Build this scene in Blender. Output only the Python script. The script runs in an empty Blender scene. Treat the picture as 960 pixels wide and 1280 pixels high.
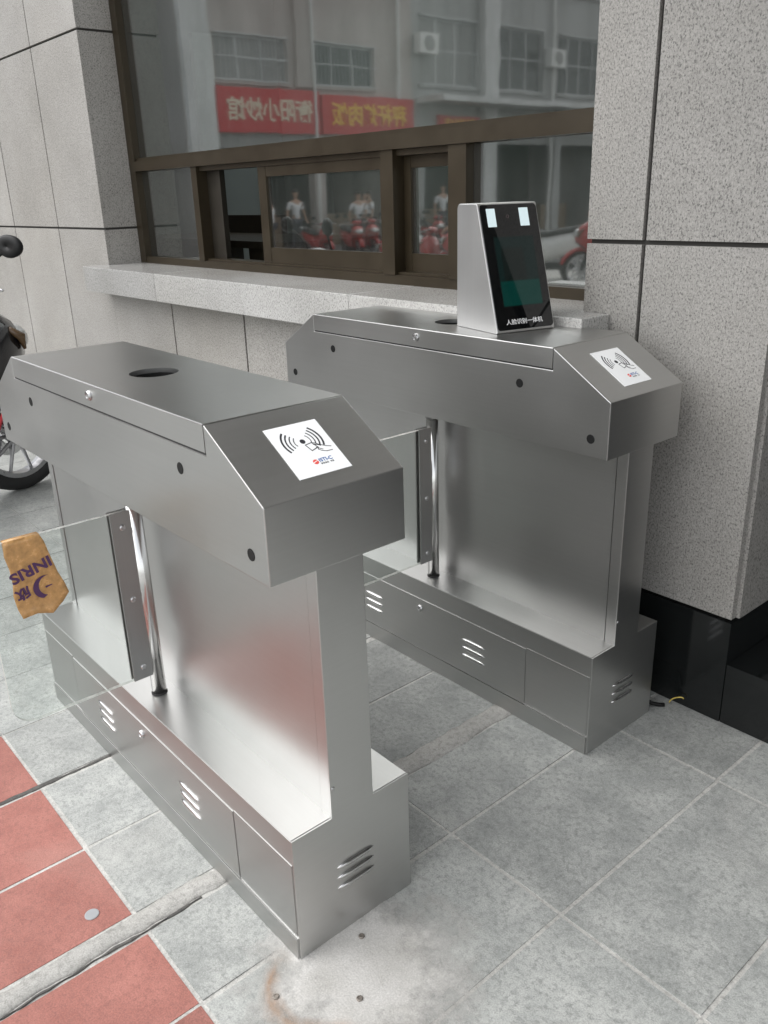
import bpy, bmesh, math, random
from mathutils import Vector, Matrix, noise as mnoise
random.seed(7)
R = math.radians
SC = bpy.context.scene
COL = SC.collection

# ------------------------------------------------------------------ camera, sky, sun, exposure
CAM_POS = Vector((1.6149, -0.7552, 1.3322)); YAW, PITCH, ROLL = 0.8702, -0.3626, -0.0315; FPX = 1052.2554
fw = Vector((-math.sin(YAW)*math.cos(PITCH), math.cos(YAW)*math.cos(PITCH), math.sin(PITCH)))
rt = Vector((math.cos(YAW), math.sin(YAW), 0)); up = rt.cross(fw)
rt2 = rt*math.cos(ROLL) + up*math.sin(ROLL); up2 = rt2.cross(fw)
cd = bpy.data.cameras.new('camera'); cam = bpy.data.objects.new('camera', cd); COL.objects.link(cam)
cd.sensor_fit = 'VERTICAL'; cd.sensor_height = 36.0; cd.lens = FPX/1280*36.0
cd.clip_start = 0.02; cd.clip_end = 2000
cam.matrix_world = Matrix(((rt2.x, up2.x, -fw.x, CAM_POS.x), (rt2.y, up2.y, -fw.y, CAM_POS.y),
                           (rt2.z, up2.z, -fw.z, CAM_POS.z), (0, 0, 0, 1)))
SC.camera = cam

SUN_EL, SUN_AZ = R(54), R(236)          # azimuth measured from +x towards +y, where the light comes from
w = bpy.data.worlds.new('World'); SC.world = w; w.use_nodes = True
nt = w.node_tree; bg = nt.nodes['Background']
sky = nt.nodes.new('ShaderNodeTexSky'); sky.sky_type = 'NISHITA'; sky.sun_disc = False
sky.sun_elevation = SUN_EL; sky.sun_rotation = math.pi/2 - SUN_AZ
sky.air_density = 1.0; sky.dust_density = 1.5; sky.ozone_density = 1.0
hs = nt.nodes.new('ShaderNodeHueSaturation'); hs.inputs['Saturation'].default_value = 0.14
nt.links.new(sky.outputs[0], hs.inputs['Color']); nt.links.new(hs.outputs[0], bg.inputs['Color'])
bg.inputs['Strength'].default_value = 0.15
sl = bpy.data.lights.new('sun', 'SUN'); sl.energy = 0.85; sl.angle = R(80); sl.color = (1.0, 0.97, 0.93)
so = bpy.data.objects.new('sun', sl); COL.objects.link(so)
sd = Vector((math.cos(SUN_AZ)*math.cos(SUN_EL), math.sin(SUN_AZ)*math.cos(SUN_EL), math.sin(SUN_EL)))
so.rotation_euler = sd.to_track_quat('Z', 'Y').to_euler(); so.location = (3, -6, 12)
vs = SC.view_settings
vs.view_transform = 'Standard'; vs.look = 'None'; vs.gamma = 1.0; vs.exposure = 1.26; vs.use_curve_mapping = False
SC.cycles.max_bounces = 10; SC.cycles.transparent_max_bounces = 12; SC.cycles.glossy_bounces = 6

# ------------------------------------------------------------------ helpers
def link(name, me, mat=None, parent=None):
    o = bpy.data.objects.new(name, me); COL.objects.link(o)
    if mat is not None and me is not None:
        for m in (mat if isinstance(mat, (list, tuple)) else [mat]): me.materials.append(m)
    if parent is not None: o.parent = parent
    return o
def obj(name, bm, mat, parent=None, smooth=False):
    me = bpy.data.meshes.new(name)
    bmesh.ops.recalc_face_normals(bm, faces=bm.faces)
    bm.to_mesh(me); bm.free()
    if smooth:
        for f in me.polygons: f.use_smooth = True
    return link(name, me, mat, parent)
def tag(o, label=None, cat=None, group=None, kind=None):
    if label: o['label'] = label
    if cat: o['category'] = cat
    if group: o['group'] = group
    if kind: o['kind'] = kind
    return o
def empty(name, loc=(0, 0, 0), rz=0.0):
    o = bpy.data.objects.new(name, None); COL.objects.link(o); o.location = loc; o.rotation_euler = (0, 0, rz)
    o.empty_display_size = 0.1
    return o
def bevel(bm, off, seg=2, ang=25):
    es = [e for e in bm.edges if len(e.link_faces) == 2 and e.calc_face_angle(0) > R(ang)]
    if es: bmesh.ops.bevel(bm, geom=es, offset=off, segments=seg, profile=0.6, affect='EDGES', clamp_overlap=True)
def add_box(bm, x0, x1, y0, y1, z0, z1):
    vs_ = [bm.verts.new((x, y, z)) for x in (x0, x1) for y in (y0, y1) for z in (z0, z1)]
    for f in ((0, 1, 3, 2), (4, 6, 7, 5), (0, 4, 5, 1), (2, 3, 7, 6), (0, 2, 6, 4), (1, 5, 7, 3)):
        bm.faces.new([vs_[i] for i in f])
    return bm
def box(x0, x1, y0, y1, z0, z1, b=0.0, seg=2):
    bm = add_box(bmesh.new(), x0, x1, y0, y1, z0, z1)
    if b: bevel(bm, b, seg)
    return bm
def prism(pts, a0, a1, axis='y', b=0.0, seg=2, bm=None):
    bm = bm or bmesh.new()
    def P(u, v, a):
        return {'y': (u, a, v), 'x': (a, u, v), 'z': (u, v, a)}[axis]
    A = [bm.verts.new(P(u, v, a0)) for u, v in pts]; B = [bm.verts.new(P(u, v, a1)) for u, v in pts]
    n = len(pts)
    bm.faces.new(A); bm.faces.new(list(reversed(B)))
    for i in range(n): bm.faces.new((A[i], B[i], B[(i+1) % n], A[(i+1) % n]))
    bmesh.ops.recalc_face_normals(bm, faces=bm.faces)
    if b: bevel(bm, b, seg)
    return bm
def add_tube(bm, path, r, seg=12, cap=True):
    path = [Vector(p) for p in path]; rs = r if isinstance(r, (list, tuple)) else [r]*len(path)
    rings = []; prev = None
    for i, p in enumerate(path):
        t = (path[min(i+1, len(path)-1)] - path[max(i-1, 0)]).normalized()
        a = prev if prev is not None else (Vector((0, 0, 1)) if abs(t.z) < .9 else Vector((1, 0, 0)))
        u = (a - t*a.dot(t)).normalized(); v = t.cross(u); prev = u
        rings.append([bm.verts.new(p + (u*math.cos(k*2*math.pi/seg) + v*math.sin(k*2*math.pi/seg))*rs[i]) for k in range(seg)])
    for a, b_ in zip(rings, rings[1:]):
        for k in range(seg): bm.faces.new((a[k], a[(k+1) % seg], b_[(k+1) % seg], b_[k]))
    if cap: bm.faces.new(list(reversed(rings[0]))); bm.faces.new(rings[-1])
    return bm
def tube(path, r, seg=12, cap=True): return add_tube(bmesh.new(), path, r, seg, cap)
def add_loft(bm, secs, cap=True, closed=False):
    rings = [[bm.verts.new(p) for p in s] for s in secs]; n = len(rings[0])
    pr = list(zip(rings, rings[1:])) + ([(rings[-1], rings[0])] if closed else [])
    for a, b_ in pr:
        for k in range(n): bm.faces.new((a[k], a[(k+1) % n], b_[(k+1) % n], b_[k]))
    if cap and not closed: bm.faces.new(list(reversed(rings[0]))); bm.faces.new(rings[-1])
    return bm
def lathe(bm, prof, axis='y', c=(0, 0, 0), seg=32):        # closed profile of (radius, along) swept round the axis
    def P(r, a, t):
        x, z = r*math.cos(t), r*math.sin(t)
        q = {'y': (x, a, z), 'z': (x, z, a), 'x': (a, x, z)}[axis]
        return (c[0]+q[0], c[1]+q[1], c[2]+q[2])
    return add_loft(bm, [[P(r, a, k*2*math.pi/seg) for r, a in prof] for k in range(seg)], closed=True)
def copy_tree(o, parent=None):
    c = o.copy(); COL.objects.link(c); c.parent = parent
    for ch in list(o.children): copy_tree(ch, c)
    return c
def text_obj(name, s, size, mat, parent, M, depth=0.0002, fit=None, align='CENTER', bold=0.0):
    cu = bpy.data.curves.new(name, 'FONT'); cu.body = s; cu.size = size; cu.align_x = align; cu.align_y = 'CENTER'
    cu.extrude = depth; cu.offset = bold; cu.resolution_u = 3
    t = bpy.data.objects.new(name+'_curve', cu); COL.objects.link(t)
    bpy.context.view_layer.update()
    me = bpy.data.meshes.new_from_object(t.evaluated_get(bpy.context.evaluated_depsgraph_get()))
    bpy.data.objects.remove(t); bpy.data.curves.remove(cu)
    if len(me.vertices):
        xs = [v.co.x for v in me.vertices]; ys = [v.co.y for v in me.vertices]
        cx, cy = (min(xs)+max(xs))/2, (min(ys)+max(ys))/2; sx = sy = 1.0
        if fit: sx = fit[0]/max(1e-6, max(xs)-min(xs)); sy = fit[1]/max(1e-6, max(ys)-min(ys)) if fit[1] else sx
        me.transform(M @ Matrix.Diagonal((sx, sy, 1, 1)) @ Matrix.Translation((-cx, -cy, 0)))
    me.name = name; me.materials.clear()
    return link(name, me, mat, parent)
def frame(origin, ux, uy):                                  # matrix of a flat print: local x, y and the normal
    ux = Vector(ux).normalized(); uy = Vector(uy).normalized(); n = ux.cross(uy)
    return Matrix(((ux.x, uy.x, n.x, origin[0]), (ux.y, uy.y, n.y, origin[1]), (ux.z, uy.z, n.z, origin[2]), (0, 0, 0, 1)))

# ------------------------------------------------------------------ materials
class NT:
    def __init__(s, name):
        s.m = bpy.data.materials.new(name); s.m.use_nodes = True; s.t = s.m.node_tree
        s.b = s.t.nodes['Principled BSDF']; s.o = s.t.nodes['Material Output']
    def n(s, t, **k):
        x = s.t.nodes.new('ShaderNode'+t)
        for a, v in k.items(): setattr(x, a, v)
        return x
    def l(s, a, b): s.t.links.new(a, b)
    def pos(s, scale=(1, 1, 1)):
        g = s.n('NewGeometry'); mp = s.n('Mapping'); mp.inputs['Scale'].default_value = scale
        s.l(g.outputs['Position'], mp.inputs['Vector']); return mp.outputs[0]
    def noise(s, vec, scale, detail=3, rough=.55, dist=0):
        x = s.n('TexNoise'); x.inputs['Scale'].default_value = scale; x.inputs['Detail'].default_value = detail
        x.inputs['Roughness'].default_value = rough; x.inputs['Distortion'].default_value = dist
        s.l(vec, x.inputs['Vector']); return x.outputs['Fac']
    def ramp(s, fac, stops):
        x = s.n('ValToRGB'); el = x.color_ramp.elements
        while len(el) < len(stops): el.new(0.5)
        for e, (p, c) in zip(el, stops):
            e.position = p; e.color = (c, c, c, 1) if isinstance(c, (int, float)) else (*c, 1)
        s.l(fac, x.inputs[0]); return x.outputs[0]
    def mix(s, fac, a, b, blend='MIX'):
        x = s.n('Mix', data_type='RGBA', blend_type=blend)
        for i, v in ((0, fac), (6, a), (7, b)):
            if isinstance(v, (int, float)): x.inputs[i].default_value = v if i == 0 else (v, v, v, 1)
            elif isinstance(v, tuple): x.inputs[i].default_value = (*v, 1)
            else: s.l(v, x.inputs[i])
        return x.outputs[2]
    def math(s, op, a, b=None):
        x = s.n('Math', operation=op)
        for i, v in ((0, a), (1, b)):
            if v is None: continue
            if isinstance(v, (int, float)): x.inputs[i].default_value = v
            else: s.l(v, x.inputs[i])
        return x.outputs[0]
    def bump(s, h, strength=.3, dist=.002):
        x = s.n('Bump'); x.inputs['Strength'].default_value = strength; x.inputs['Distance'].default_value = dist
        s.l(h, x.inputs['Height']); s.l(x.outputs[0], s.b.inputs['Normal']); return x
    def set(s, **k):
        for a, v in k.items():
            i = s.b.inputs[a.replace('_', ' ')]
            if hasattr(v, 'links') or hasattr(v, 'is_linked'): s.l(v, i)
            else: i.default_value = (*v, 1) if isinstance(v, tuple) and len(v) == 3 else v
        return s
def plain(name, col, rough=.5, metal=0.0, var=.12, scale=18, bump=0.0, spec=.5, coat=0.0):
    t = NT(name); f = t.noise(t.pos(), scale, 4)
    c = t.ramp(f, [(.25, tuple(x*(1-var) for x in col)), (.75, tuple(min(1, x*(1+var)) for x in col))])
    t.set(Base_Color=c, Metallic=metal, Roughness=t.ramp(f, [(.2, max(.02, rough*.85)), (.8, min(1, rough*1.15))]))
    t.b.inputs['Specular IOR Level'].default_value = spec; t.b.inputs['Coat Weight'].default_value = coat
    if bump: t.bump(t.noise(t.pos(), scale*8, 3), bump, .001)
    return t.m
def steel(name, col=.50, rough=.295, tang=(1, 0, 0), aniso=.55, streak=(1.6, 1.6, 170), wave=.12, smr=.12):
    t = NT(name)
    st = t.noise(t.pos(streak), 1.0, 3, .6); sm = t.noise(t.pos(), 3.2, 1.5, .5, .3)
    sm2 = t.noise(t.pos(), 26, 4, .65)
    c = t.ramp(st, [(.25, (col*.98, col*.98, col*.965)), (.75, (col*1.02, col*1.02, col*1.005))])
    c = t.mix(t.ramp(sm2, [(.35, 0.0), (.85, .06)]), c, (col*.8, col*.79, col*.76))
    r = t.math('ADD', t.ramp(st, [(.2, rough-.012), (.8, rough+.012)]), t.ramp(sm, [(.3, 0.0), (.75, smr)]))
    t.set(Base_Color=c, Metallic=1.0, Roughness=r)
    if aniso:
        t.b.inputs['Anisotropic'].default_value = aniso
        cx = t.n('CombineXYZ'); [setattr(cx.inputs[i], 'default_value', v) for i, v in enumerate(tang)]
        t.l(cx.outputs[0], t.b.inputs['Tangent'])
    t.bump(sm, wave, .012)
    return t.m
def granite(name, lo, hi, dark, scale=150, rough=.55, bump=.35):
    t = NT(name); p = t.pos()
    a = t.noise(t.pos((1, 1, .7)), scale, 5, .75); b = t.noise(t.pos((1, 1, .7)), scale*.85, 4, .72); c = t.noise(p, 3.0, 4); d = t.noise(p, 1.1, 3)
    base = t.mix(t.ramp(a, [(.35, 0.0), (.65, 1.0)]), lo, hi)
    base = t.mix(t.ramp(b, [(.52, 0.0), (.62, .9)]), base, dark)
    base = t.mix(1.0, base, t.ramp(c, [(.3, (.86, .85, .83)), (.75, (1.06, 1.05, 1.04))]), 'MULTIPLY')
    base = t.mix(.7, base, t.ramp(d, [(.3, (.93, .91, .88)), (.7, (1.04, 1.04, 1.05))]), 'MULTIPLY')
    oi = t.n('ObjectInfo'); base = t.mix(1.0, base, t.ramp(oi.outputs['Random'], [(0, .92), (1, 1.05)]), 'MULTIPLY')
    t.set(Base_Color=base, Roughness=rough); t.bump(a, bump, .0015)
    return t.m
def tile_mat(name, lo, hi, spot, speck):
    t = NT(name); p = t.pos()
    a = t.noise(p, 9, 7, .72); b = t.noise(p, 75, 6, .75); c = t.noise(p, 330, 3, .7); d = t.noise(p, 2.2, 4, .6, .6)
    base = t.mix(t.ramp(a, [(.32, 0.0), (.68, 1.0)]), lo, hi)
    base = t.mix(t.ramp(b, [(.36, .75), (.52, 0.0)]), base, spot)
    base = t.mix(t.ramp(d, [(.56, 0.0), (.72, .45)]), base, speck)
    base = t.mix(.8, base, t.ramp(c, [(.3, .66), (.7, 1.24)]), 'MULTIPLY')
    oi = t.n('ObjectInfo'); base = t.mix(1.0, base, t.ramp(oi.outputs['Random'], [(0, .84), (1, 1.10)]), 'MULTIPLY')
    base = t.mix(t.ramp(t.noise(p, 4.3, 5, .7, 1.2), [(.60, 0.0), (.74, .40)]), base, tuple(x*.62 for x in lo))
    t.set(Base_Color=base, Roughness=t.ramp(b, [(.3, .55), (.7, .8)]))
    t.bump(t.math('ADD', t.math('MULTIPLY', c, .5), b), .35, .0015)
    return t.m
def glass_mat(name, tint=(.8, .85, .82), ior=1.5, gloss=(.95, .97, .96), rough=0.0, dust=0.0):
    t = NT(name); t.t.nodes.remove(t.b)
    fr = t.n('Fresnel'); fr.inputs['IOR'].default_value = ior; ge = t.n('NewGeometry')
    fac = t.math('MULTIPLY', fr.outputs[0], t.math('SUBTRACT', 1.0, ge.outputs['Backfacing']))   # one coated surface per pane
    tr = t.n('BsdfTransparent'); tr.inputs['Color'].default_value = (*tint, 1)
    gl = t.n('BsdfGlossy'); gl.inputs['Color'].default_value = (*gloss, 1); gl.inputs['Roughness'].default_value = rough
    if rough:
        bp = t.n('Bump'); bp.inputs['Strength'].default_value = .05; bp.inputs['Distance'].default_value = .003
        t.l(t.noise(t.pos(), 5.0, 2, .5), bp.inputs['Height']); t.l(bp.outputs[0], gl.inputs['Normal'])
    mx = t.n('MixShader'); t.l(fac, mx.inputs[0]); t.l(tr.outputs[0], mx.inputs[1]); t.l(gl.outputs[0], mx.inputs[2])
    out = mx.outputs[0]
    if dust:
        df = t.n('BsdfDiffuse'); df.inputs['Color'].default_value = (.52, .51, .48, 1); m2 = t.n('MixShader')
        st = t.math('MULTIPLY', t.ramp(t.noise(t.pos((14, 14, .8)), 2.0, 5, .65), [(.3, .35), (.75, 1.3)]), t.ramp(t.noise(t.pos(), 1.7, 3), [(.3, .6), (.7, 1.2)]))
        t.l(t.math('MULTIPLY', st, dust), m2.inputs[0]); t.l(out, m2.inputs[1]); t.l(df.outputs[0], m2.inputs[2]); out = m2.outputs[0]
    t.l(out, t.o.inputs['Surface']); return t.m
def emit_mat(name, col, strength):
    t = NT(name); t.set(Base_Color=col, Emission_Color=col, Emission_Strength=strength, Roughness=.3); return t.m

M = {}
M['steel'] = steel('brushed_steel_sides')
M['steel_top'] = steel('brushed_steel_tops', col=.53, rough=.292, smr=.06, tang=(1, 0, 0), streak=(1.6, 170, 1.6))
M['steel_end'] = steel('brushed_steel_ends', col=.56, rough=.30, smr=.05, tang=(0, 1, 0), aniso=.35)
M['steel_panel'] = steel('brushed_steel_panel', rough=.31, wave=.35)
M['tube'] = steel('polished_tube', col=.60, rough=.14, smr=.05, aniso=0, streak=(60, 60, 1))
M['plate'] = steel('clamp_plate_steel', col=.36, rough=.34, aniso=0, streak=(2, 120, 2))
M['terminal'] = steel('terminal_aluminium', col=.66, rough=.36, aniso=.3, tang=(0, 0, 1), streak=(110, 110, 2))
M['bolt'] = plain('bolt_steel', (.5, .5, .5), .28, 1.0)
M['black'] = plain('black_plastic', (.008, .008, .008), .5, spec=.25)
M['gap'] = plain('dark_gap', (.02, .02, .02), .8)
M['white_print'] = plain('white_sticker', (.86, .87, .87), .35, var=.02)
M['ink'] = plain('black_ink', (.03, .03, .035), .5)
M['ink_red'] = plain('red_ink', (.75, .10, .08), .5)
M['ink_blue'] = plain('blue_ink', (.04, .12, .35), .5)
M['ink_purple'] = plain('purple_ink', (.07, .025, .09), .45)
M['tape'] = plain('brown_tape', (.46, .26, .10), .26, var=.30, scale=75)
M['acrylic'] = glass_mat('clear_acrylic', (.945, .965, .957), 1.5, dust=.035)
M['acrylic_edge'] = glass_mat('acrylic_edge', (.6, .66, .64), 1.5, dust=.8)
M['granite'] = granite('grey_granite', (.265, .258, .245), (.42, .41, .39), (.105, .101, .096), 270)
M['granite_shaded'] = granite('grey_granite_pier_shaded', (.205, .202, .193), (.345, .338, .322), (.075, .073, .070), 270)  # same granite darkened: the shade on the pier is put into its colour
M['sill'] = granite('polished_sill_granite', (.33, .332, .325), (.48, .48, .47), (.16, .16, .158), 230, .22, .05)
M['joint'] = plain('dark_joint', (.035, .033, .03), .9)
M['plinth'] = plain('black_polished_granite', (.008, .009, .009), .10, var=.4, scale=120)
M['tile_grey'] = tile_mat('grey_stone_tile', (.255, .266, .256), (.425, .433, .413), (.185, .192, .185), (.45, .445, .42))
M['tile_red'] = tile_mat('red_clay_tile', (.26, .098, .078), (.36, .150, .122), (.22, .085, .068), (.40, .22, .185))
M['grout'] = tile_mat('pale_grout', (.36, .355, .335), (.50, .495, .47), (.25, .245, .23), (.54, .53, .505))
M['bronze'] = plain('bronze_aluminium', (.036, .027, .015), .36, .35, .15, 9)
M['bronze_dark'] = plain('dark_bronze_aluminium', (.03, .026, .02), .4, .3)
M['window_glass'] = glass_mat('reflective_window_glass', (.56, .60, .58), 3.8, (.92, .945, .925), 0.028, .030)
M['asphalt'] = plain('asphalt', (.055, .055, .056), .85, var=.25, scale=30, bump=.4)
M['ground'] = plain('open_ground', (.24, .235, .225), .9, var=.2, scale=.6)

# ------------------------------------------------------------------ ground, street, pavement
STREET_Z = -0.42
bm = bmesh.new(); add_box(bm, -900, 900, -900, 900, STREET_Z-1.0, STREET_Z-.02)
tag(obj('ground', bm, M['ground']), kind='structure')
bm = box(-19.2, -11.0, -120, 120, STREET_Z-.3, STREET_Z, 0)
tag(obj('road', bm, M['asphalt']), kind='structure')
bm = bmesh.new()
for k, y in enumerate(range(-60, 61, 6)): add_box(bm, -15.16, -15.0, y, y+3, STREET_Z-.02, STREET_Z+.004)
link_mark = obj('lane_marking', bm, plain('road_paint', (.62, .62, .60), .7)); tag(link_mark, kind='structure')
tag(obj('far_pavement', box(-23.5, -19.2, -120, 120, STREET_Z-.3, STREET_Z+.12, .02), M['ground']), kind='structure')
bm = prism([(-11.0, STREET_Z-.3), (-11.0, STREET_Z+.01), (-7.0, -.0016), (14.0, -.0016), (14.0, STREET_Z-.3)], -30, 16, 'y')
pav = tag(obj('pavement', bm, M['grout']), kind='structure')

xj = [2.66, 2.36, 2.06, 1.76, 1.46, 1.16, .86, .558, .345]
xl = [.29, .045, -.235]
while xl[-1] > -5.3: xl.append(xl[-1]-.286)
cols = list(zip(xj[1:], xj)) + list(zip(xl[1:], xl))
bands = [(-2.75, -2.14, 'r'), (-2.14, -1.53, 'r'), (-1.53, -.925, 'r'), (-.925, -.32, 'r'), (-.32, .302, 'g'), (.302, .893, 'g'), (.893, 1.15, 'g')]
for (a, b_) in cols:
    for (c, d, k) in bands:
        g = (.0040 if b_ > -.3 else .0018) + random.uniform(-.0006, .0012)
        ga = .013 if abs(a+.235) < .01 else g; gb = .010 if abs(b_+.235) < .01 else g
        j = lambda: random.uniform(-.0012, .0012)
        bm = add_box(bmesh.new(), a+ga+j(), b_-gb+j(), c+g+j(), d-g+j(), -.012, random.uniform(-.0006, .0008))
        for v in bm.verts:
            if v.co.z > -.01: v.co.z += random.uniform(-.0004, .0004); v.co.x += j()*.6; v.co.y += j()*.6
        bevel(bm, .0010, 1)
        obj('floor_tile', bm, M['tile_red'] if (k == 'r' and a > -.6 and c > -1.0) else M['tile_grey'], pav)
def strip(name, x0, x1, y0, y1, z0, z1, mat, amp, n=60):
    bm = bmesh.new(); secs = []
    for i in range(n+1):
        y = y0+(y1-y0)*i/n
        e0 = x0+amp*(mnoise.noise((y*9, 1.3, x0))+.6*mnoise.noise((y*31, 4.3, x0))); e1 = x1+amp*(mnoise.noise((y*9, 7.7, x1))+.6*mnoise.noise((y*31, 9.1, x1)))
        h = z1*(1+.35*mnoise.noise((y*14, 3, 5)))
        secs.append([(e0, y, z0), (e0+.004, y, h*.6), ((e0+e1)/2, y, h), (e1-.004, y, h*.6), (e1, y, z0)])
    add_loft(bm, secs); return obj(name, bm, mat, pav, True)
M['crack'] = tile_mat('dark_dirt', (.05, .048, .045), (.12, .115, .105), (.03, .03, .03), (.30, .29, .27))
M['cement'] = tile_mat('pale_cement', (.32, .315, .295), (.45, .44, .415), (.23, .225, .21), (.50, .49, .465))
strip('mortar_strip', .289, .343, -1.3, -.13, -.006, .0036, M['cement'], .011, 160)
strip('mortar_strip', .284, .350, .14, .78, -.006, .0034, M['cement'], .010)
strip('crack_filler', -.246, -.228, -1.2, -.14, -.008, .0010, M['crack'], .007, 160)
strip('crack_filler', .341, .350, -.62, -.20, -.008, .0022, M['crack'], .010, 160)
# pale cement smear with a rust ring in front of the nearer turnstile
t = NT('rust_stained_cement'); p = t.pos()
sx = t.n('SeparateXYZ'); t.l(p, sx.inputs[0])
dx = t.math('SUBTRACT', sx.outputs[0], .668); dy = t.math('SUBTRACT', sx.outputs[1], -.140)
rr = t.math('SQRT', t.math('ADD', t.math('MULTIPLY', dx, dx), t.math('MULTIPLY', dy, dy)))
rr = t.math('ADD', rr, t.math('MULTIPLY', t.math('SUBTRACT', t.noise(p, 20, 5), .5), .035))
ring = t.ramp(rr, [(.070, 0.0), (.095, 1.0), (.118, 0.0)])
base = t.mix(t.ramp(t.noise(p, 9, 5), [(.3, 0.0), (.7, 1.0)]), (.40, .39, .365), (.56, .55, .53))
low = t.ramp(t.math('MULTIPLY', dy, -1.0), [(.0, .0), (.06, 1.0)])
base = t.mix(t.math('MULTIPLY', t.math('MULTIPLY', ring, low), t.ramp(t.noise(p, 22, 5), [(.30, .15), (.58, .85)])), base, (.30, .155, .065))
base = t.mix(.7, base, t.ramp(t.noise(p, 300, 2), [(.3, .75), (.7, 1.15)]), 'MULTIPLY')
t.set(Base_Color=base, Roughness=.8); t.bump(t.noise(p, 120, 4), .4, .002)
dx2 = t.math('SUBTRACT', sx.outputs[0], .700); dy2 = t.math('SUBTRACT', sx.outputs[1], -.070)
r2 = t.math('SQRT', t.math('ADD', t.math('MULTIPLY', dx2, dx2), t.math('MULTIPLY', dy2, dy2)))
r2 = t.math('ADD', r2, t.math('MULTIPLY', t.math('SUBTRACT', t.noise(p, 16, 6, .7), .5), .30))
t.l(t.math('MAXIMUM', t.ramp(r2, [(.10, .95), (.23, 0.0)]), t.math('MULTIPLY', t.math('MULTIPLY', ring, low), .8)), t.b.inputs['Alpha'])
bm = bmesh.new(); N = 72; rings = []
for fr in (0.0, .35, .7, .92, 1.0):
    ring_ = []
    for k in range(N):
        a = k*2*math.pi/N; rad = .30*(1+.16*mnoise.noise((math.cos(a)*1.4, math.sin(a)*1.4, 2.2))+.05*mnoise.noise((math.cos(a)*6, math.sin(a)*6, 1)))
        z = .0030 if fr < .9 else (.0022 if fr < .95 else -.002)
        ring_.append((.740+rad*1.0*fr*math.cos(a), -.060+rad*1.05*fr*math.sin(a), z + (0 if fr > .9 else .0006*mnoise.noise((a*2, fr*4, 0)))))
    rings.append(ring_)
add_loft(bm, rings, cap=False); bmesh.ops.remove_doubles(bm, verts=bm.verts, dist=1e-5)
obj('cement_smear', bm, t.m, pav, True)
for (x, y) in ((.637, -.217), (.740, -.109), (.639, -.022)):
    bm = bmesh.new(); lathe(bm, [(.0001, .0), (.006, .0), (.006, .003), (.005, .004), (.0034, .004), (.0032, .003), (.0001, .003)], 'z', (x, y, .002), 14)
    obj('anchor_bolt', bm, plain('rusty_bolt', (.24, .215, .19), .5, .6, .3), pav)
bm = bmesh.new(); lathe(bm, [(.0001, -.004), (.014, -.004), (.014, .0012), (.012, .0018), (.0001, .0015)], 'z', (.232, -.386, .0), 20)
obj('tile_plug', bm, plain('grey_plug', (.30, .31, .32), .6), pav)

# ------------------------------------------------------------------ turnstile
Lb, Lh, Lt, Wb, Wh, Wc = .6027, .6082, .4483, .1376, .1397, .0488
HB, ZB, ZS, H = .2746, .7706, .9002, 1.0
def louvre_mesh(n=7):
    bm = bmesh.new(); secs = []; L, r = .045, .0062               # a pressed half-round slat along x, bulging to -y
    for i in range(13):
        x = -L + 2*L*i/12; k = max(.03, 1-(abs(x)/L)**5)
        secs.append([(x, .0012, -r*k)] + [(x, -math.sin(a)*r*.95*k, -math.cos(a)*r*k) for a in [math.pi*q/(n+1) for q in range(1, n+1)]] + [(x, .0012, r*k)])
    add_loft(bm, secs); bmesh.ops.recalc_face_normals(bm, faces=bm.faces)
    me = bpy.data.meshes.new('louvre'); bm.to_mesh(me); bm.free(); me.materials.append(M['plate_bright'])
    for f in me.polygons: f.use_smooth = True
    return me
M['plate_bright'] = steel('pressed_louvre_steel', col=.58, rough=.2, aniso=0, smr=.04)
LOUVRE = louvre_mesh()
def louvres(parent, cx, cy, cz, rz):
    for dz in (.024, 0, -.024):
        o = link('louvre', LOUVRE, None, parent); o.location = (cx, cy, cz+dz); o.rotation_euler = (0, 0, rz)
def disc(name, c, axis, sgn, r, h, mat, parent, prof=None):
    a = {'x': 0, 'y': 1, 'z': 2}[axis]; bm = bmesh.new()
    pr = prof or [(.0001, -.004), (r, -.004), (r, h*.7), (r*.9, h), (.0001, h)]
    lathe(bm, [(q, sgn*s) for q, s in pr], axis, c, 24); return obj(name, bm, mat, parent, False)
def lock(c, axis, sgn, parent):
    o = disc('cam_lock', c, axis, sgn, .0095, .006, M['bolt'], parent, [(.0001, -.004), (.0105, -.004), (.0105, .002), (.0085, .0055), (.0055, .006), (.005, .0045), (.0001, .0045)])
    return o
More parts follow.
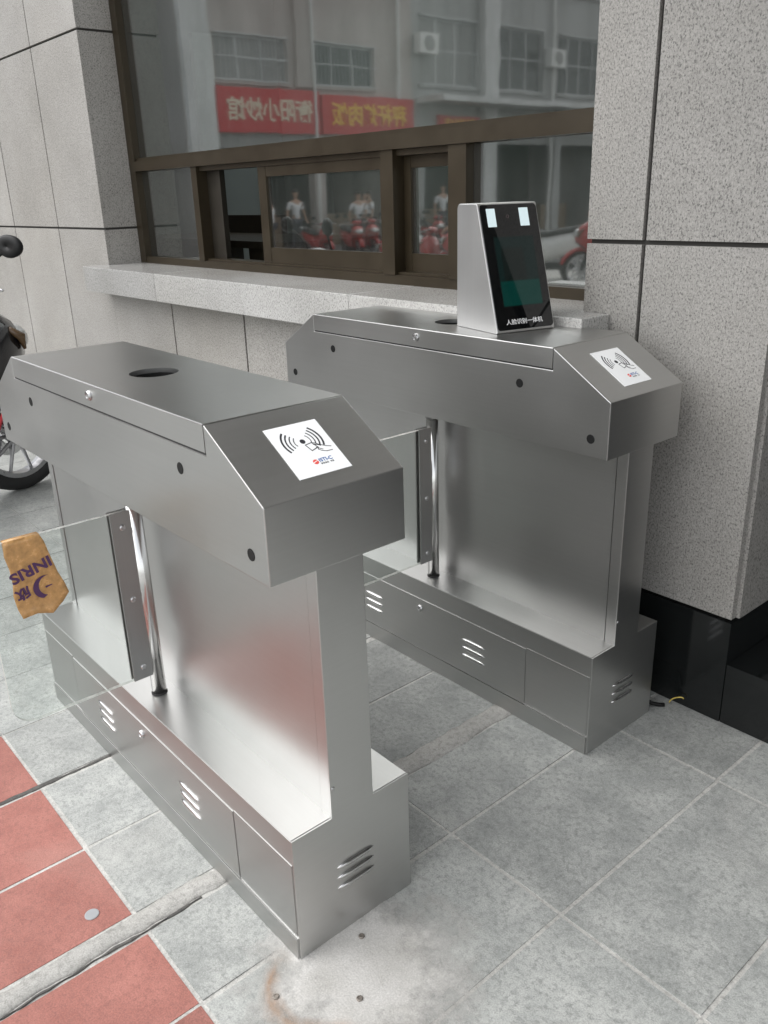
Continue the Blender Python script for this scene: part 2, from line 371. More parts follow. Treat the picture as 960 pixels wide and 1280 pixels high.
def make_turnstile():
    T = empty('swing_turnstile')
    # base box and its T shaped end plates
    base = obj('base_cabinet', box(-Lb+.002, Lb-.002, -Wb, Wb, 0.0, HB, .0025), M['steel'], T)
    bt = obj('base_top', box(-Lb+.004, Lb-.004, -Wb+.0015, Wb-.0015, HB-.004, HB+.0012, .001, 1), M['steel_top'], T)
    for s in (1, -1):
        tp = [(-Wb, 0.0), (Wb, 0.0), (Wb, HB+.001), (Wc, HB+.001), (Wc, ZB+.004), (-Wc, ZB+.004), (-Wc, HB+.001), (-Wb, HB+.001)]
        ep = obj('end_plate', prism(tp, s*(Lb-.0025), s*(Lb+.0008), 'x', .0011, 2), M['steel_end'], T)
        louvres(ep, s*(Lb+.0008), 0, .134, R(90)*s)
        disc('rivet', (s*(Lb+.0008), -.042, .338), 'x', s, .0042, .002, M['bolt'], ep)
    # access doors with locks and louvres, on both long sides
    for s in (-1, 1):
        dr = obj('access_door', box(-.400, .400, min(s*(Wb-.003), s*(Wb+.0022)), max(s*(Wb-.003), s*(Wb+.0022)), .052, .217, .0012), M['steel'], T)
        lock((0, s*(Wb+.0022), .188), 'y', s, dr)
        for cx in (-.213, .213): louvres(dr, cx, s*(Wb+.0022), .131, 0 if s < 0 else math.pi)
        for a in (-1, 1):
            obj('corner_fold', box(min(a*.4035, a*(Lb-.004)), max(a*.4035, a*(Lb-.004)), min(s*(Wb-.003), s*(Wb+.0014)), max(s*(Wb-.003), s*(Wb+.0014)), .056, .2205, .0012), M['steel'], T)
    for s in (-1, 1):
        obj('kick_strip', box(-Lb+.003, Lb-.003, min(s*(Wb-.003), s*(Wb+.0042)), max(s*(Wb-.003), s*(Wb+.0042)), .0, .0500, .0016), M['steel'], T)
    # upright body: recessed panel between folded end posts
    obj('centre_panel', box(-Lb+.0318, Lb-.0318, -Wc+.0020, Wc-.0020, HB-.01, ZB+.01, .001), M['steel_panel'], T)
    for s in (1, -1):
        obj('end_post', box(min(s*(Lb-.0285), s*(Lb-.0022)), max(s*(Lb-.0285), s*(Lb-.0022)), -Wc, Wc, HB-.01, ZB+.01, .0018), M['steel'], T)
    for s in (1, -1):
        for q in (-1, 1):
            y0_, y1_ = sorted((q*(Wc-.020), q*(Wc-.0045)))
            obj('panel_seam', box(min(s*(Lb-.0320), s*(Lb-.0284)), max(s*(Lb-.0320), s*(Lb-.0284)), y0_, y1_, HB-.005, ZB+.005), M['gap'], T)
    # head with slanted reader faces
    prof = [(-Lh, ZB), (Lh, ZB), (Lh, ZS), (Lt+.0012, H-.001), (Lt+.0014, .9495), (-Lt-.0014, .9495), (-Lt-.0012, H-.001), (-Lh, ZS)]
    bm = prism(prof, -Wh, Wh, 'y', .0020, 2)
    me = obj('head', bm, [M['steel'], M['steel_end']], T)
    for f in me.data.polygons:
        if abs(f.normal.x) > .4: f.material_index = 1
    # lid with a round cable hole
    bm = bmesh.new(); N = 64; HR = .050; cx, cy = -.006, .004; hx, hy = Lt, Wh
    angs = sorted([k*2*math.pi/N for k in range(N)] + [math.atan2(sy*hy-cy, sx*hx-cx) % (2*math.pi) for sx in (1, -1) for sy in (1, -1)])
    def rectpt(a):
        c, s = math.cos(a), math.sin(a)
        tx = ((hx if c > 0 else -hx)-cx)/c if abs(c) > 1e-9 else 1e9; ty = ((hy if s > 0 else -hy)-cy)/s if abs(s) > 1e-9 else 1e9
        q = min(tx, ty); return cx+c*q, cy+s*q
    def ring(z, hole): return [(cx+HR*math.cos(a), cy+HR*math.sin(a), z) if hole else (*rectpt(a), z) for a in angs]
    def ins(pts, d): return [(max(-hx+d, min(hx-d, x)), max(-hy+d, min(hy-d, y)), z) for x, y, z in pts]
    add_loft(bm, [ring(.9530, False), ring(H-.0022, False), ins(ring(H-.0006, False), .0006), ins(ring(H, False), .0022), ring(H, True), ring(.990, True)], cap=False)
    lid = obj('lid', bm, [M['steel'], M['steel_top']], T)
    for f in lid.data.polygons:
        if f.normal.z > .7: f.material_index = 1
    obj('lid_gap_shade', box(-Lt+.0004, Lt-.0004, -Wh+.0012, Wh-.0012, .9490, .9545), M['gap'], T)  # dark inset strip stands in for the shade in the lid gap
    bm = bmesh.new(); lathe(bm, [(.0001, .9525), (HR+.004, .9525), (HR+.004, .9895), (HR-.001, .9895), (HR-.001, .957), (.0001, .957)], 'z', (cx, cy, 0), 32)
    obj('hole_shade_cup', bm, M['black'], lid)  # black cup stands in for the darkness inside the hollow head
    for s in (-1, 1): lock((0, s*Wh, .977), 'y', s, lid)
    for s in (-1, 1):
        for (x, z) in ((-.36, .907), (.355, .907), (-.562, .812), (.562, .812)):
            disc('sensor_eye', (x, s*Wh, z), 'y', s, .0105, .0012, M['black'], me, [(.0001, -.004), (.0105, -.004), (.0105, .0006), (.0095, .0009), (.0001, .0007)])
    # reader label on each slanted face
    sl_len = math.hypot(Lh-Lt, H-ZS)
    for s in (1, -1):
        dn = Vector((s*(Lh-Lt), 0, -(H-ZS))).normalized(); ux = Vector((0, s, 0)); nrm = ux.cross(-dn)
        o0 = Vector((s*Lt, 0, H)); c = o0 + dn*.099 + nrm*.0002
        Fm = frame(c, ux, -dn)
        bm = add_box(bmesh.new(), -.052, .052, -.0575, .0575, 0, .0006); bm.transform(Fm)
        lab = obj('reader_label', bm, M['white_print'], T)
        bm = bmesh.new()                                         # radio wave arcs, dot and a hand holding a card
        def arc(r, a0, a1, wd, z0=.0006, z1=.0008, cx=0.0, cy=.016):
            n = 14; secs = []
            for i in range(n+1):
                a = a0+(a1-a0)*i/n; co, si = math.cos(a), math.sin(a)
                secs.append([(cx+(r-wd/2)*co, cy+(r-wd/2)*si, z0), (cx+(r+wd/2)*co, cy+(r+wd/2)*si, z0), (cx+(r+wd/2)*co, cy+(r+wd/2)*si, z1), (cx+(r-wd/2)*co, cy+(r-wd/2)*si, z1)])
            add_loft(bm, secs)
        for i, r in enumerate((.0155, .0225, .0295, .0365)):
            wd = (.0016, .0021, .0027, .0034)[i]
            arc(r, R(-28), R(46), wd); arc(r, R(134), R(208), wd)
        lathe(bm, [(.0001, .0006), (.0050, .0006), (.0050, .0008), (.0001, .0008)], 'z', (0, .016, 0), 20)
        def line(pts, wd=.0014):
            pts = [(x*1.12, y*1.12-.006) for x, y in pts]
            for (x0, y0), (x1, y1) in zip(pts, pts[1:]):
                d = Vector((x1-x0, y1-y0)); 
                if d.length < 1e-6: continue
                d.normalize(); n = Vector((-d.y, d.x))*wd/2; e = d*wd*.4
                prism([(x0-e.x+n.x, y0-e.y+n.y), (x0-e.x-n.x, y0-e.y-n.y), (x1+e.x-n.x, y1+e.y-n.y), (x1+e.x+n.x, y1+e.y+n.y)], .0006, .0008, 'z', bm=bm)
        line([(.000, .012), (.012, .014), (.017, .003), (.004, -.001), (.000, .012)], .0016)
        line([(.012, .014), (.018, .011), (.021, .008), (.030, .002), (.038, -.001)]); line([(.013, .010), (.019, .008), (.023, .005)], .0020)
        line([(.017, .003), (.015, -.001), (.019, -.005), (.026, -.008), (.036, -.008)]); line([(.014, .004), (.018, .0), (.022, -.003)])
        bm.transform(Fm); obj('printed_symbol', bm, M['ink'], lab)
        bm = bmesh.new(); add = []
        lathe(bm, [(.0001, .0006), (.0052, .0006), (.0052, .0008), (.0001, .0008)], 'z', (-.004, -.031, 0), 20); bm.transform(Fm)
        obj('printed_logo', bm, M['ink_red'], lab)
        bm = bmesh.new(); prism([(-.0092, -.0332), (.001, -.0292), (.001, -.0282), (-.0092, -.0318)], .0008, .0009, 'z', bm=bm); bm.transform(Fm)
        obj('printed_stripe', bm, M['white_print'], lab)
        text_obj('printed_text', 'ISTI-C', .012, M['ink_blue'], lab, Fm @ Matrix.Translation((.016, -.0295, .0008)), .00008, (.026, .0075), bold=.0003)
        text_obj('printed_text', '智能通道 · 专家', .004, M['ink'], lab, Fm @ Matrix.Translation((.0155, -.0370, .0008)), .00008, (.026, .0034))
    # swing mechanism on the lane side
    obj('pivot_post', tube([(0, -.084, HB), (0, -.084, ZB+.004)], .0165, 28), M['tube'], T, True)
    bm = bmesh.new(); lathe(bm, [(.0165, 0), (.0182, 0), (.0182, .0025), (.0165, .0035)], 'z', (0, -.084, HB+.001), 24); obj('post_collar', bm, M['gap'], T)
    bm = bmesh.new(); lathe(bm, [(.0165, 0), (.0195, 0), (.0195, .010), (.0165, .012)], 'z', (0, -.084, ZB-.018), 24); obj('post_collar', bm, M['plate'], T)
    for s, nm in ((1, 'clamp_plate'), (-1, 'clamp_plate')):
        x0, x1 = (.0055, .0095) if s > 0 else (-.0095, -.0055)
        cl = obj(nm, box(x0, x1, -.141, -.094, .331, .728, .0012), M['plate'], T)
        for z in (.360, .527, .694):
            disc('clamp_bolt', (s*.0095, -.117, z), 'x', s, .006, .003, M['bolt'], cl, [(.0001, -.002), (.0068, -.002), (.0066, .002), (.0045, .0036), (.0028, .0036), (.0024, .002), (.0001, .002)])
    pts = []
    y0, y1, z0, z1, rc = -.098, -.398, .331, .7265, .045
    pts += [(y0, z0), (y0, z1)]
    for k in range(9): a = R(90+90*k/8); pts.append((y1+rc+rc*math.cos(a), z1-rc+rc*math.sin(a)))
    for k in range(9): a = R(180+90*k/8); pts.append((y1+rc+rc*math.cos(a), z0+rc+rc*math.sin(a)))
    bm = prism(pts, -.005, .005, 'x')
    gw = obj('glass_wing', bm, [M['acrylic'], M['acrylic_edge']], T)
    for f in gw.data.polygons: f.material_index = 0 if abs(f.normal.x) > .9 else 1
    return T
T1 = make_turnstile()
tag(T1, 'brushed steel swing turnstile with an open round hole in its lid, beside the red tiles', 'turnstile', 'swing turnstiles at the gate')
T2 = copy_tree(T1); T2.location = (-.0136, .8851, 0); T2.rotation_euler = (0, 0, -.0007)
tag(T2, 'brushed steel swing turnstile carrying the face recognition terminal, close to the granite pier', 'turnstile', 'swing turnstiles at the gate')

# ------------------------------------------------------------------ face recognition terminal on the far turnstile
FT = empty('face_terminal', (.234-.0136, -.086+.8851, H+.0005), R(-14)); tag(FT, 'wedge shaped silver face recognition terminal with a black glass front, standing on the turnstile lid', 'terminal')
# local frame: +x faces the user, y runs across the front (0 .. .173)
W3, D3, DT, H3 = .173, .187, .097, .300
ds = [(0.0, .004), (-.002, .0), (-D3+.004, 0), (-D3, .004)] 
def arcp(cx, cz, r, a0, a1, n=6): return [(cx+r*math.cos(R(a0+(a1-a0)*k/n)), cz+r*math.sin(R(a0+(a1-a0)*k/n))) for k in range(n+1)]
sl_a = math.degrees(math.atan2(H3, -DT))                    # front edge runs up and back
nfx, nfz = math.sin(R(sl_a)), -math.cos(R(sl_a))            # outward normal of the slanted front
prof = [(-.003, 0.0), (0.0, .003)] + [(-DT+.001, H3-.003), (-DT-.003, H3)] + arcp(-D3+.014, H3-.014, .014, 90, 180) + [(-D3, .0)]
ft = obj('housing', prism(prof, 0, W3, 'y', .0022, 2), M['terminal'], FT, False)
# black glass front with rounded corners
fdir = Vector((-DT, 0, H3)).normalized(); fn = Vector((H3, 0, DT)).normalized()
Ff = frame(Vector((0, 0, .0)) + fn*.0002, (0, 1, 0), fdir)
def rrect(x0, x1, y0, y1, r, n=6):
    o = []
    for cx, cy, a in ((x1-r, y0+r, -90), (x1-r, y1-r, 0), (x0+r, y1-r, 90), (x0+r, y0+r, 180)): o += arcp(cx, cy, r, a, a+90, n)
    return o
FLEN = math.hypot(DT, H3)
bm = prism(rrect(.0028, W3-.0028, .007, FLEN-.004, .010), -.003, .0022, 'z', .0005, 1); bm.transform(Ff)
t = NT('black_front_glass'); t.set(Base_Color=(.004, .0045, .005), Roughness=.03); t.b.inputs['Coat Weight'].default_value = .6; t.b.inputs['Coat Roughness'].default_value = .02
fg = obj('front_glass', bm, t.m, FT)
def flat(name, x0, x1, y0, y1, mat, z=.0022, h=.0003, r=.0006):
    bm = prism(rrect(x0, x1, y0, y1, r, 2), z-.001, z+h, 'z'); bm.transform(Ff); return obj(name, bm, mat, fg)
t = NT('dim_screen'); p = t.pos(); 
t.set(Base_Color=(.003, .007, .007), Roughness=.04, Emission_Color=(.03, .07, .065), Emission_Strength=.05)
flat('screen', .031, .147, .064, .232, t.m)
t = NT('teal_screen_area'); t.set(Base_Color=(.002, .012, .010), Roughness=.04, Emission_Color=(.01, .17, .14), Emission_Strength=.055)
flat('screen_menu', .0315, .1465, .0645, .125, t.m, .0024)
t = NT('dark_screen_area'); t.set(Base_Color=(.003, .004, .004), Roughness=.04, Emission_Color=(.03, .05, .045), Emission_Strength=.06)
flat('screen_preview', .046, .112, .1255, .205, t.m, .0024)
lampm = emit_mat('fill_light_panel', (.55, .66, .68), .22)
flat('fill_light', .021, .046, .257, .301, lampm); flat('fill_light', .116, .143, .257, .301, lampm)
bm = bmesh.new(); lathe(bm, [(.0001, .0015), (.0042, .0015), (.0042, .0026), (.003, .0028), (.0026, .002), (.0001, .002)], 'z', (.081, .281, 0), 20); bm.transform(Ff)
obj('camera_lens', bm, plain('lens', (.08, .06, .06), .08), fg)
text_obj('printed_text', '人脸识别一体机', .014, plain('white_ink', (.8, .8, .8), .5), fg, Ff @ Matrix.Translation((.0845, .026, .0024)), .0001, (.108, .0135), bold=.0001)

# ------------------------------------------------------------------ torn packing tape on the glass wing
TP = empty('packing_tape', (.0062, -.30, .65)); tag(TP, 'torn strip of brown packing tape with purple print folded over the glass wing', 'tape')
outl = [(-.353, .729), (-.318, .7285), (-.285, .729), (-.278, .712), (-.2735, .690), (-.268, .665), (-.262, .640), (-.252, .612), (-.247, .590), (-.258, .578), (-.272, .568), (-.287, .558), (-.300, .562), (-.315, .567), (-.330, .566), (-.345, .565), (-.350, .585), (-.3535, .615), (-.350, .640), (-.351, .670), (-.356, .700)]
bm = bmesh.new(); c0 = Vector((-.308, .645)); rings = []
outl = [tuple(Vector(outl[i]).lerp(Vector(outl[(i+1) % len(outl)]), q)) for i in range(len(outl)) for q in (0, .34, .67)]
for fr in (.0, .15, .3, .45, .6, .75, .88, 1.0):
    rg = []
    for i, (y, z) in enumerate(outl):
        q = c0.lerp(Vector((y, z)), fr)
        wv = .0016+.0030*abs(mnoise.noise((q.x*55+q.y*20, q.y*38, 3.1)))+.0018*abs(mnoise.noise((q.x*140, q.y*120, 8.1))) + (.007*max(0, (.585-q.y)/.03)*fr if q.y < .585 else 0)
        rg.append((.0051+min(.012, wv), q.x, q.y))
    rings.append(rg)
add_loft(bm, rings, cap=False)
top = [v for v in bm.verts if v.co.z > .7275]
bmesh.ops.remove_doubles(bm, verts=bm.verts, dist=1e-5)
bmesh.ops.solidify(bm, geom=list(bm.faces), thickness=.00025)
add_box(bm, -.0062, .0075, -.353, -.285, .7268, .7292); add_box(bm, -.0064, -.0055, -.352, -.286, .690, .7280)
bm.transform(Matrix.Translation((-.0062, .30, -.65)))
tp = obj('tape_film', bm, M['tape'], TP, True)
def onfilm(y, z): return (.0051+.0040-.0062, y+.30, z-.65)
tl = R(180+14)
def tframe(y, z, ang=tl): return frame(onfilm(y, z), (0, math.cos(ang), math.sin(ang)), (0, -math.sin(ang), math.cos(ang)))
text_obj('printed_text', 'INRIS', .02, M['ink_purple'], TP, tframe(-.313, .659), .0002, (.083, .024), bold=.0006)
text_obj('printed_text', '欣', .02, M['ink_purple'], TP, tframe(-.335, .615), .0002, (.029, .027), bold=.0008)
bm = bmesh.new(); A = []; B = []
for k in range(13):
    a = R(78+170*k/12); A.append((.021*math.cos(a), .021*math.sin(a))); B.append((.0065+.0175*math.cos(a), .001+.0185*math.sin(a)))
prism(A+B[::-1], -.0002, .0002, 'z', bm=bm); prism([(.0, -.003), (.012, -.0015), (.012, .000), (.0, .0005)], -.0002, .0002, 'z', bm=bm)
bm.transform(tframe(-.291, .617, R(6)) @ Matrix.Diagonal((1.15, 1.15, 1, 1))); obj('printed_logo', bm, M['ink_purple'], TP)

# ------------------------------------------------------------------ gatehouse
WY, GY = 1.120, 1.300                                        # face of the granite, face of the window
XW0, XW1, SZ, WT = -2.755, .235, 1.022, 2.78                 # window opening
GH = empty('gatehouse', (-2.3, WY, 0)); GO = Vector((-2.3, WY, 0))
tag(GH, 'gatehouse clad in grey speckled granite with bronze framed sliding windows', 'building')
def gpart(name, bm, mat, parent=None, smooth=False):
    bm.transform(Matrix.Translation(-GO)); return obj(name, bm, mat, parent or GH, smooth)
XE, XP, YB, RZ = -5.6, .737, 4.3, 3.25
core = [(XE+.02, XW0-.006, WY+.012, GY+.1, 0, RZ), (XW1+.006, XP-.02, WY+.012, GY+.1, 0, RZ), (XW0-.0055, XW1+.0055, WY+.013, GY+.099, 0, SZ-.03),
        (XW0-.0055, XW1+.0055, WY+.013, GY+.099, WT+.02, RZ), (XP-.25, XP-.012, GY+.1, YB, 0, RZ), (XE+.02, XE+.2, GY+.1, YB, 0, RZ), (XE+.2, XP-.25, YB-.2, YB, 0, RZ)]
bm = bmesh.new()
for c in core: add_box(bm, *c)
gpart('wall_core', bm, M['joint'])
JG = .0055
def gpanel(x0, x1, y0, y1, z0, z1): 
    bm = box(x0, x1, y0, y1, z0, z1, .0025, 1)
    o = gpart('granite_panel', bm, M['granite_shaded'] if x0 > .2 else M['granite']); return o
xs = [XP, .402, -.235, -.855, -1.475, -2.11, -2.76, -3.375, -4.10, -4.75, XE]
zs = [.292, 1.20, 2.10, 3.0, RZ]
for x1, x0 in zip(xs, xs[1:]):
    for z0, z1 in zip(zs, zs[1:]):
        a0, a1 = x0+JG, x1-JG
        if x1 == XP: a1 = XP
        if x0 >= XW1-.7 and x1 > XW1 and x0 < XW1:            # column that holds the window's right edge
            pieces = [(XW1, x1-JG, z0+JG, z1-JG)]
            if z0 < SZ: pieces.append((a0, XW1-2*JG, z0+JG, SZ-.125))
            if z1 > WT: pieces.append((a0, XW1-2*JG, max(z0+JG, WT), z1-JG))
        elif x0 < XW0+.01 and x1 <= XW0+.01:
            pieces = [(a0, XW0 if abs(x1-XW0) < .02 else a1, z0+JG, z1-JG)]
        elif x1 <= XW1:
            pieces = []
            if z0 < SZ: pieces.append((a0, a1, z0+JG, SZ-.125))
            if z1 > WT: pieces.append((a0, a1, max(z0+JG, WT), z1-JG))
        else: pieces = [(a0, a1, z0+JG, z1-JG)]
        for (p0, p1, q0, q1) in pieces:
            if q1-q0 > .03 and p1-p0 > .02: gpanel(p0, p1, WY+random.uniform(-.0008, .0008), WY+.02, q0, q1)
for z0, z1 in zip(zs, zs[1:]):                                # window reveals
    q0, q1 = max(z0+JG, SZ), min(z1-JG, WT)
    if q1 > q0:
        gpanel(XW0-.02, XW0, WY+.0205, GY+.06, q0, q1); gpanel(XW1, XW1+.02, WY+.0205, GY+.06, q0, q1)
ys = [WY, 1.75, 2.4, YB]
for y0, y1 in zip(ys, ys[1:]):                                # end face of the pier by the steps
    for z0, z1 in zip(zs, zs[1:]):
        gpanel(XP-.012, XP+.010, y0+(JG if y0 > WY else .0215), y1-JG, z0+JG, z1-JG)
for y0, y1 in zip(ys, ys[1:]):
    for z0, z1 in zip(zs, zs[1:]):
        gpanel(XE-.01, XE+.02, y0+(JG if y0 > WY else .0215), y1-JG, z0+JG, z1-JG)
# black plinth
for x1, x0 in zip(xs, xs[1:]):
    gpart('plinth_slab', box(x0+.001, x1-.001 if x1 != XP else XP+.004, WY-.006, WY+.02, 0, .290, .0015, 1), M['plinth'])
gpart('plinth_slab', box(XP-.012, XP+.0045, WY+.0205, YB, .0, .290, .0015, 1), M['plinth'])
gpart('plinth_slab', box(XE-.005, XE+.02, WY+.0205, YB, .0, .290, .0015, 1), M['plinth'])
# window sill in slabs
sx = [-2.815, -2.02, -.62, .318]
for a, b_ in zip(sx, sx[1:]):
    x0c, x1c = max(a, XW0+.001), min(b_, XW1-.001)
    pts = [(a+.0007, 1.003), (b_-.0007, 1.003), (b_-.0007, WY-.001)] + ([(XW1-.001, WY-.001)] if b_ > XW1 else []) + [(x1c-.0007, GY+.02), (x0c+.0007, GY+.02)] + ([(XW0+.001, WY-.001)] if a < XW0 else []) + ([(a+.0007, WY-.001)] if a < XW0 else [])
    gpart('sill_slab', prism(pts, SZ-.121, SZ+random.uniform(0, .0012), 'z', .0035, 2), M['sill'])
# window: bronze outer frame
bm = bmesh.new()
FY0, FY1 = GY, GY+.075
for b_ in ((XW0, XW0+.062, FY0, FY1, SZ, WT), (XW1-.055, XW1, FY0, FY1, SZ, WT), (XW0+.0625, XW1-.0555, FY0+.002, FY1, SZ, SZ+.034), (XW0+.0625, XW1-.0555, FY0+.002, FY1, WT-.05, WT)):
    add_box(bm, *b_)
bevel(bm, .002, 1)
WN = gpart('window_frame', bm, M['bronze'])
def wpart(name, bm, mat, parent=None):
    bm.transform(Matrix.Translation(-GO)); return obj(name, bm, mat, parent or WN)
X0, X1 = XW0+.0625, XW1-.0555
wpart('transom', box(X0, X1, FY0-.012, FY1, 1.468, 1.515, .003), M['bronze'])
wpart('upper_bead', box(X0, X1, FY0+.012, FY1-.01, 1.5155, 1.530, .002), M['bronze'])
for (a, b_) in ((-2.118, -2.068), (-.778, -.715), (-.447, -.368)):
    wpart('mullion', box(a, b_, FY0-.004, FY1, SZ+.0345, 1.4675, .003), M['bronze'])
wpart('pane', box(X0, X1, GY+.034, GY+.040, 1.5305, WT-.051), M['window_glass'])
wpart('pane', box(X0, -2.1185, GY+.034, GY+.040, SZ+.035, 1.467), M['window_glass'])
wpart('pane', box(-.3675, X1, GY+.030, GY+.036, SZ+.035, 1.467), M['window_glass'])
# sliding sashes and their track
wpart('track', box(-2.0675, -.4475, GY+.012, GY+.075, SZ+.0345, SZ+.044, .002), M['bronze'])
wpart('head_track', box(-2.0675, -.4475, GY+.012, GY+.075, 1.448, 1.4675, .002), M['bronze'])
for (a, b_, y) in ((-1.592, -.7785, GY+.018), (-.7145, -.4475, GY+.046), (-2.0675, -1.955, GY+.050)):
    bm = bmesh.new()
    st = .058 if b_-a > .5 else .035
    if a < -2:
        wpart('sash', box(a, b_, y, y+.026, SZ+.0442, 1.4478, .002), M['bronze_dark']); continue
    add_box(bm, a, a+st, y, y+.026, SZ+.0442, 1.4478); add_box(bm, b_-st*.5, b_, y, y+.026, SZ+.0442, 1.4478)
    add_box(bm, a+st+.0005, b_-st*.5-.0005, y+.001, y+.025, SZ+.0442, 1.128); add_box(bm, a+st+.0005, b_-st*.5-.0005, y+.001, y+.025, 1.408, 1.4478)
    bevel(bm, .002, 1); wpart('sash', bm, M['bronze'] if a > -2 else M['bronze_dark'])
    wpart('pane', box(a+st, b_-st*.5, y+.010, y+.015, 1.1285, 1.4075), M['window_glass'])
# room behind the glass
bm = bmesh.new()
for c in ((XE+.2, XP-.25, GY+.1, YB-.2, .0, .35), (XE+.2, -5.15, GY+.1, YB-.2, 2.95, RZ), (-3.3, XP-.25, GY+.1, YB-.2, 2.95, RZ), (-5.15, -3.3, GY+.1, 1.9, 2.95, RZ), (-5.15, -3.3, 3.7, YB-.2, 2.95, RZ), (XE+.2, XP-.25, YB-.26, YB-.2, .35, 2.95), (XE+.2, XE+.25, GY+.1, YB-.26, .35, 2.95), (XP-.3, XP-.25, GY+.1, YB-.26, .35, 2.95)): add_box(bm, *c)
gpart('room_lining', bm, plain('room_paint', (.42, .44, .43), .8, var=.05, scale=2))
gpart('door_frame', box(XE+.2505, XE+.31, 3.18, 3.36, .35, 2.6, .004), plain('white_door_frame', (.78, .79, .77), .5))
bm = bmesh.new()
for c in ((XE-.35, -5.15, WY-.35, YB+.35, RZ+.001, RZ+.22), (-3.3, XP+.35, WY-.35, YB+.35, RZ+.001, RZ+.22), (-5.15, -3.3, WY-.35, 1.9, RZ+.001, RZ+.22), (-5.15, -3.3, 3.7, YB+.35, RZ+.001, RZ+.22)): add_box(bm, *c)
gpart('roof', bm, plain('roof_concrete', (.42, .41, .39), .8))
gpart('added_skylight', box(-5.2, -3.25, 1.85, 3.75, RZ+.2205, RZ+.235), glass_mat('added_skylight_glass', (.85, .88, .87), 1.45))  # added out of view, with its roof opening, to brighten the room
dk = empty('desk', (-3.3, 2.35, .35)); tag(dk, 'dark wooden desk inside the gatehouse window', 'desk')
wood = plain('dark_desk_wood', (.055, .040, .028), .45, var=.3, scale=20)
obj('desk_top', box(-1.1, .9, -.35, .35, .70, .74, .004), wood, dk)
for x in (-1.05, .45): obj('pedestal', box(x, x+.4, -.32, .32, 0, .6995, .004), wood, dk)
obj('privacy_screen', box(-1.1, -.1, .30, .34, .7405, .86, .004), wood, dk)

# entrance steps and dark doors to the right of the pier
for k in range(3):
    bm = box(XP+.006, 4.2, WY-.004+.34*k, 3.2, 0 if k == 0 else .172*k+.001, .172*(k+1), .004)
    if k == 0: ES = tag(obj('entrance_steps', bm, M['plinth']), 'black polished granite entrance steps beside the granite pier', 'steps')
    else: obj('step', bm, M['plinth'], ES)
DO = empty('entrance_door', (2.45, 2.6, .517)); tag(DO, 'dark glazed entrance door above the black steps', 'door')
bm = bmesh.new()
for c in ((-1.70, -1.62, 0, .08, 0, 2.6), (1.62, 1.70, 0, .08, 0, 2.6), (-.04, .04, .002, .078, 0, 2.5), (-1.6195, 1.6195, .001, .079, 2.5, 2.6), (-1.6195, -.0405, .002, .078, 0, .12), (.0405, 1.6195, .002, .078, 0, .12)): add_box(bm, *c)
obj('door_frame', bm, M['bronze_dark'], DO)
for a, b_ in ((-1.6195, -.0405), (.0405, 1.6195)):
    obj('door_glass', box(a, b_, .035, .045, .1205, 2.4995), plain('dark_door_glass', (.012, .015, .014), .05), DO)
for x in (-.10, .10): obj('door_handle', tube([(x, -.05, .6), (x, -.05, 1.4)], .014, 12), M['tube'], DO, True)
# far pier that closes the entrance
bm = box(4.2, 4.9, WY, 3.4, 0, 3.4, .006); tag(obj('entrance_pier', bm, M['granite']), 'square granite pier on the open side of the entrance steps', 'pier')
obj('lintel', box(XP+.012, 4.199, 2.60, 3.4, 3.12, 3.4, .006), M['granite'], bpy.data.objects['entrance_pier'])
cn = empty('unseen_shade_canopy', (2.4, 1.6, 2.98)); tag(cn, 'unseen flat canopy added over the entrance steps to shade the granite pier', 'canopy')  # out of view, put in and widened to shade the pier and steel
obj('soffit', box(-2.6, 2.8, -1.70, 1.0, 0, .05, .004), plain('grey_soffit', (.32, .32, .31), .6), cn)
obj('fascia', box(-2.65, 2.85, -1.76, -1.7005, -.04, .32, .006), M['granite'], cn); obj('fascia', box(-2.65, -2.6005, -1.7, -.5, -.04, .32, .006), M['granite'], cn); obj('fascia', box(2.8005, 2.85, -1.7, 1.0, -.04, .32, .006), M['granite'], cn)
obj('deck', box(-2.6, 2.8, -1.7, 1.0, .2, .3), plain('canopy_deck', (.3, .3, .29), .8), cn)
# small things on the floor by the far turnstile
c = obj('cable', tube([(.560, 1.018, .040), (.572, 1.030, .026), (.584, 1.046, .012), (.597, 1.062, .0065), (.606, 1.072, .0062)], .0055, 10), M['black'], None, True); tag(c, 'short black cable end coming out from the far turnstile base', 'cable')
c = obj('wire', tube([(.612-.004*math.cos(q*.5)+.016*(1-math.cos(q*.26)), 1.094+.0012*q, .004+.026*math.sin(min(q, 10)*.21)) for q in range(12)], .0018, 6), plain('yellow_wire', (.55, .42, .10), .5), None, True); tag(c, 'thin yellow wire curling up against the black plinth', 'wire')

# ------------------------------------------------------------------ scooters
def ell(cx, y, z, ry, rz_, n=14, pw=2.6):                     # superellipse ring across the scooter at x = cx
    o = []
    for k in range(n):
        a = 2*math.pi*k/n; c, s = math.cos(a), math.sin(a)
        o.append((cx, y+ry*math.copysign(abs(c)**(2/pw), c), z+rz_*math.copysign(abs(s)**(2/pw), s)))
    return o
def hull(secs, n=14): return add_loft(bmesh.new(), [ell(x, 0, z, ry, rz_, n) for (x, z, ry, rz_) in secs])
M['tyre'] = plain('tyre_rubber', (.018, .018, .018), .75)
M['rim'] = plain('alloy_rim', (.42, .42, .43), .3, .9)
M['seat'] = plain('black_vinyl', (.02, .02, .022), .55)
M['chrome'] = plain('chrome', (.7, .7, .7), .08, 1.0)
M['lamp'] = plain('headlight_glass', (.55, .56, .55), .08, .4)
M['tail'] = plain('tail_lamp', (.35, .02, .02), .15)
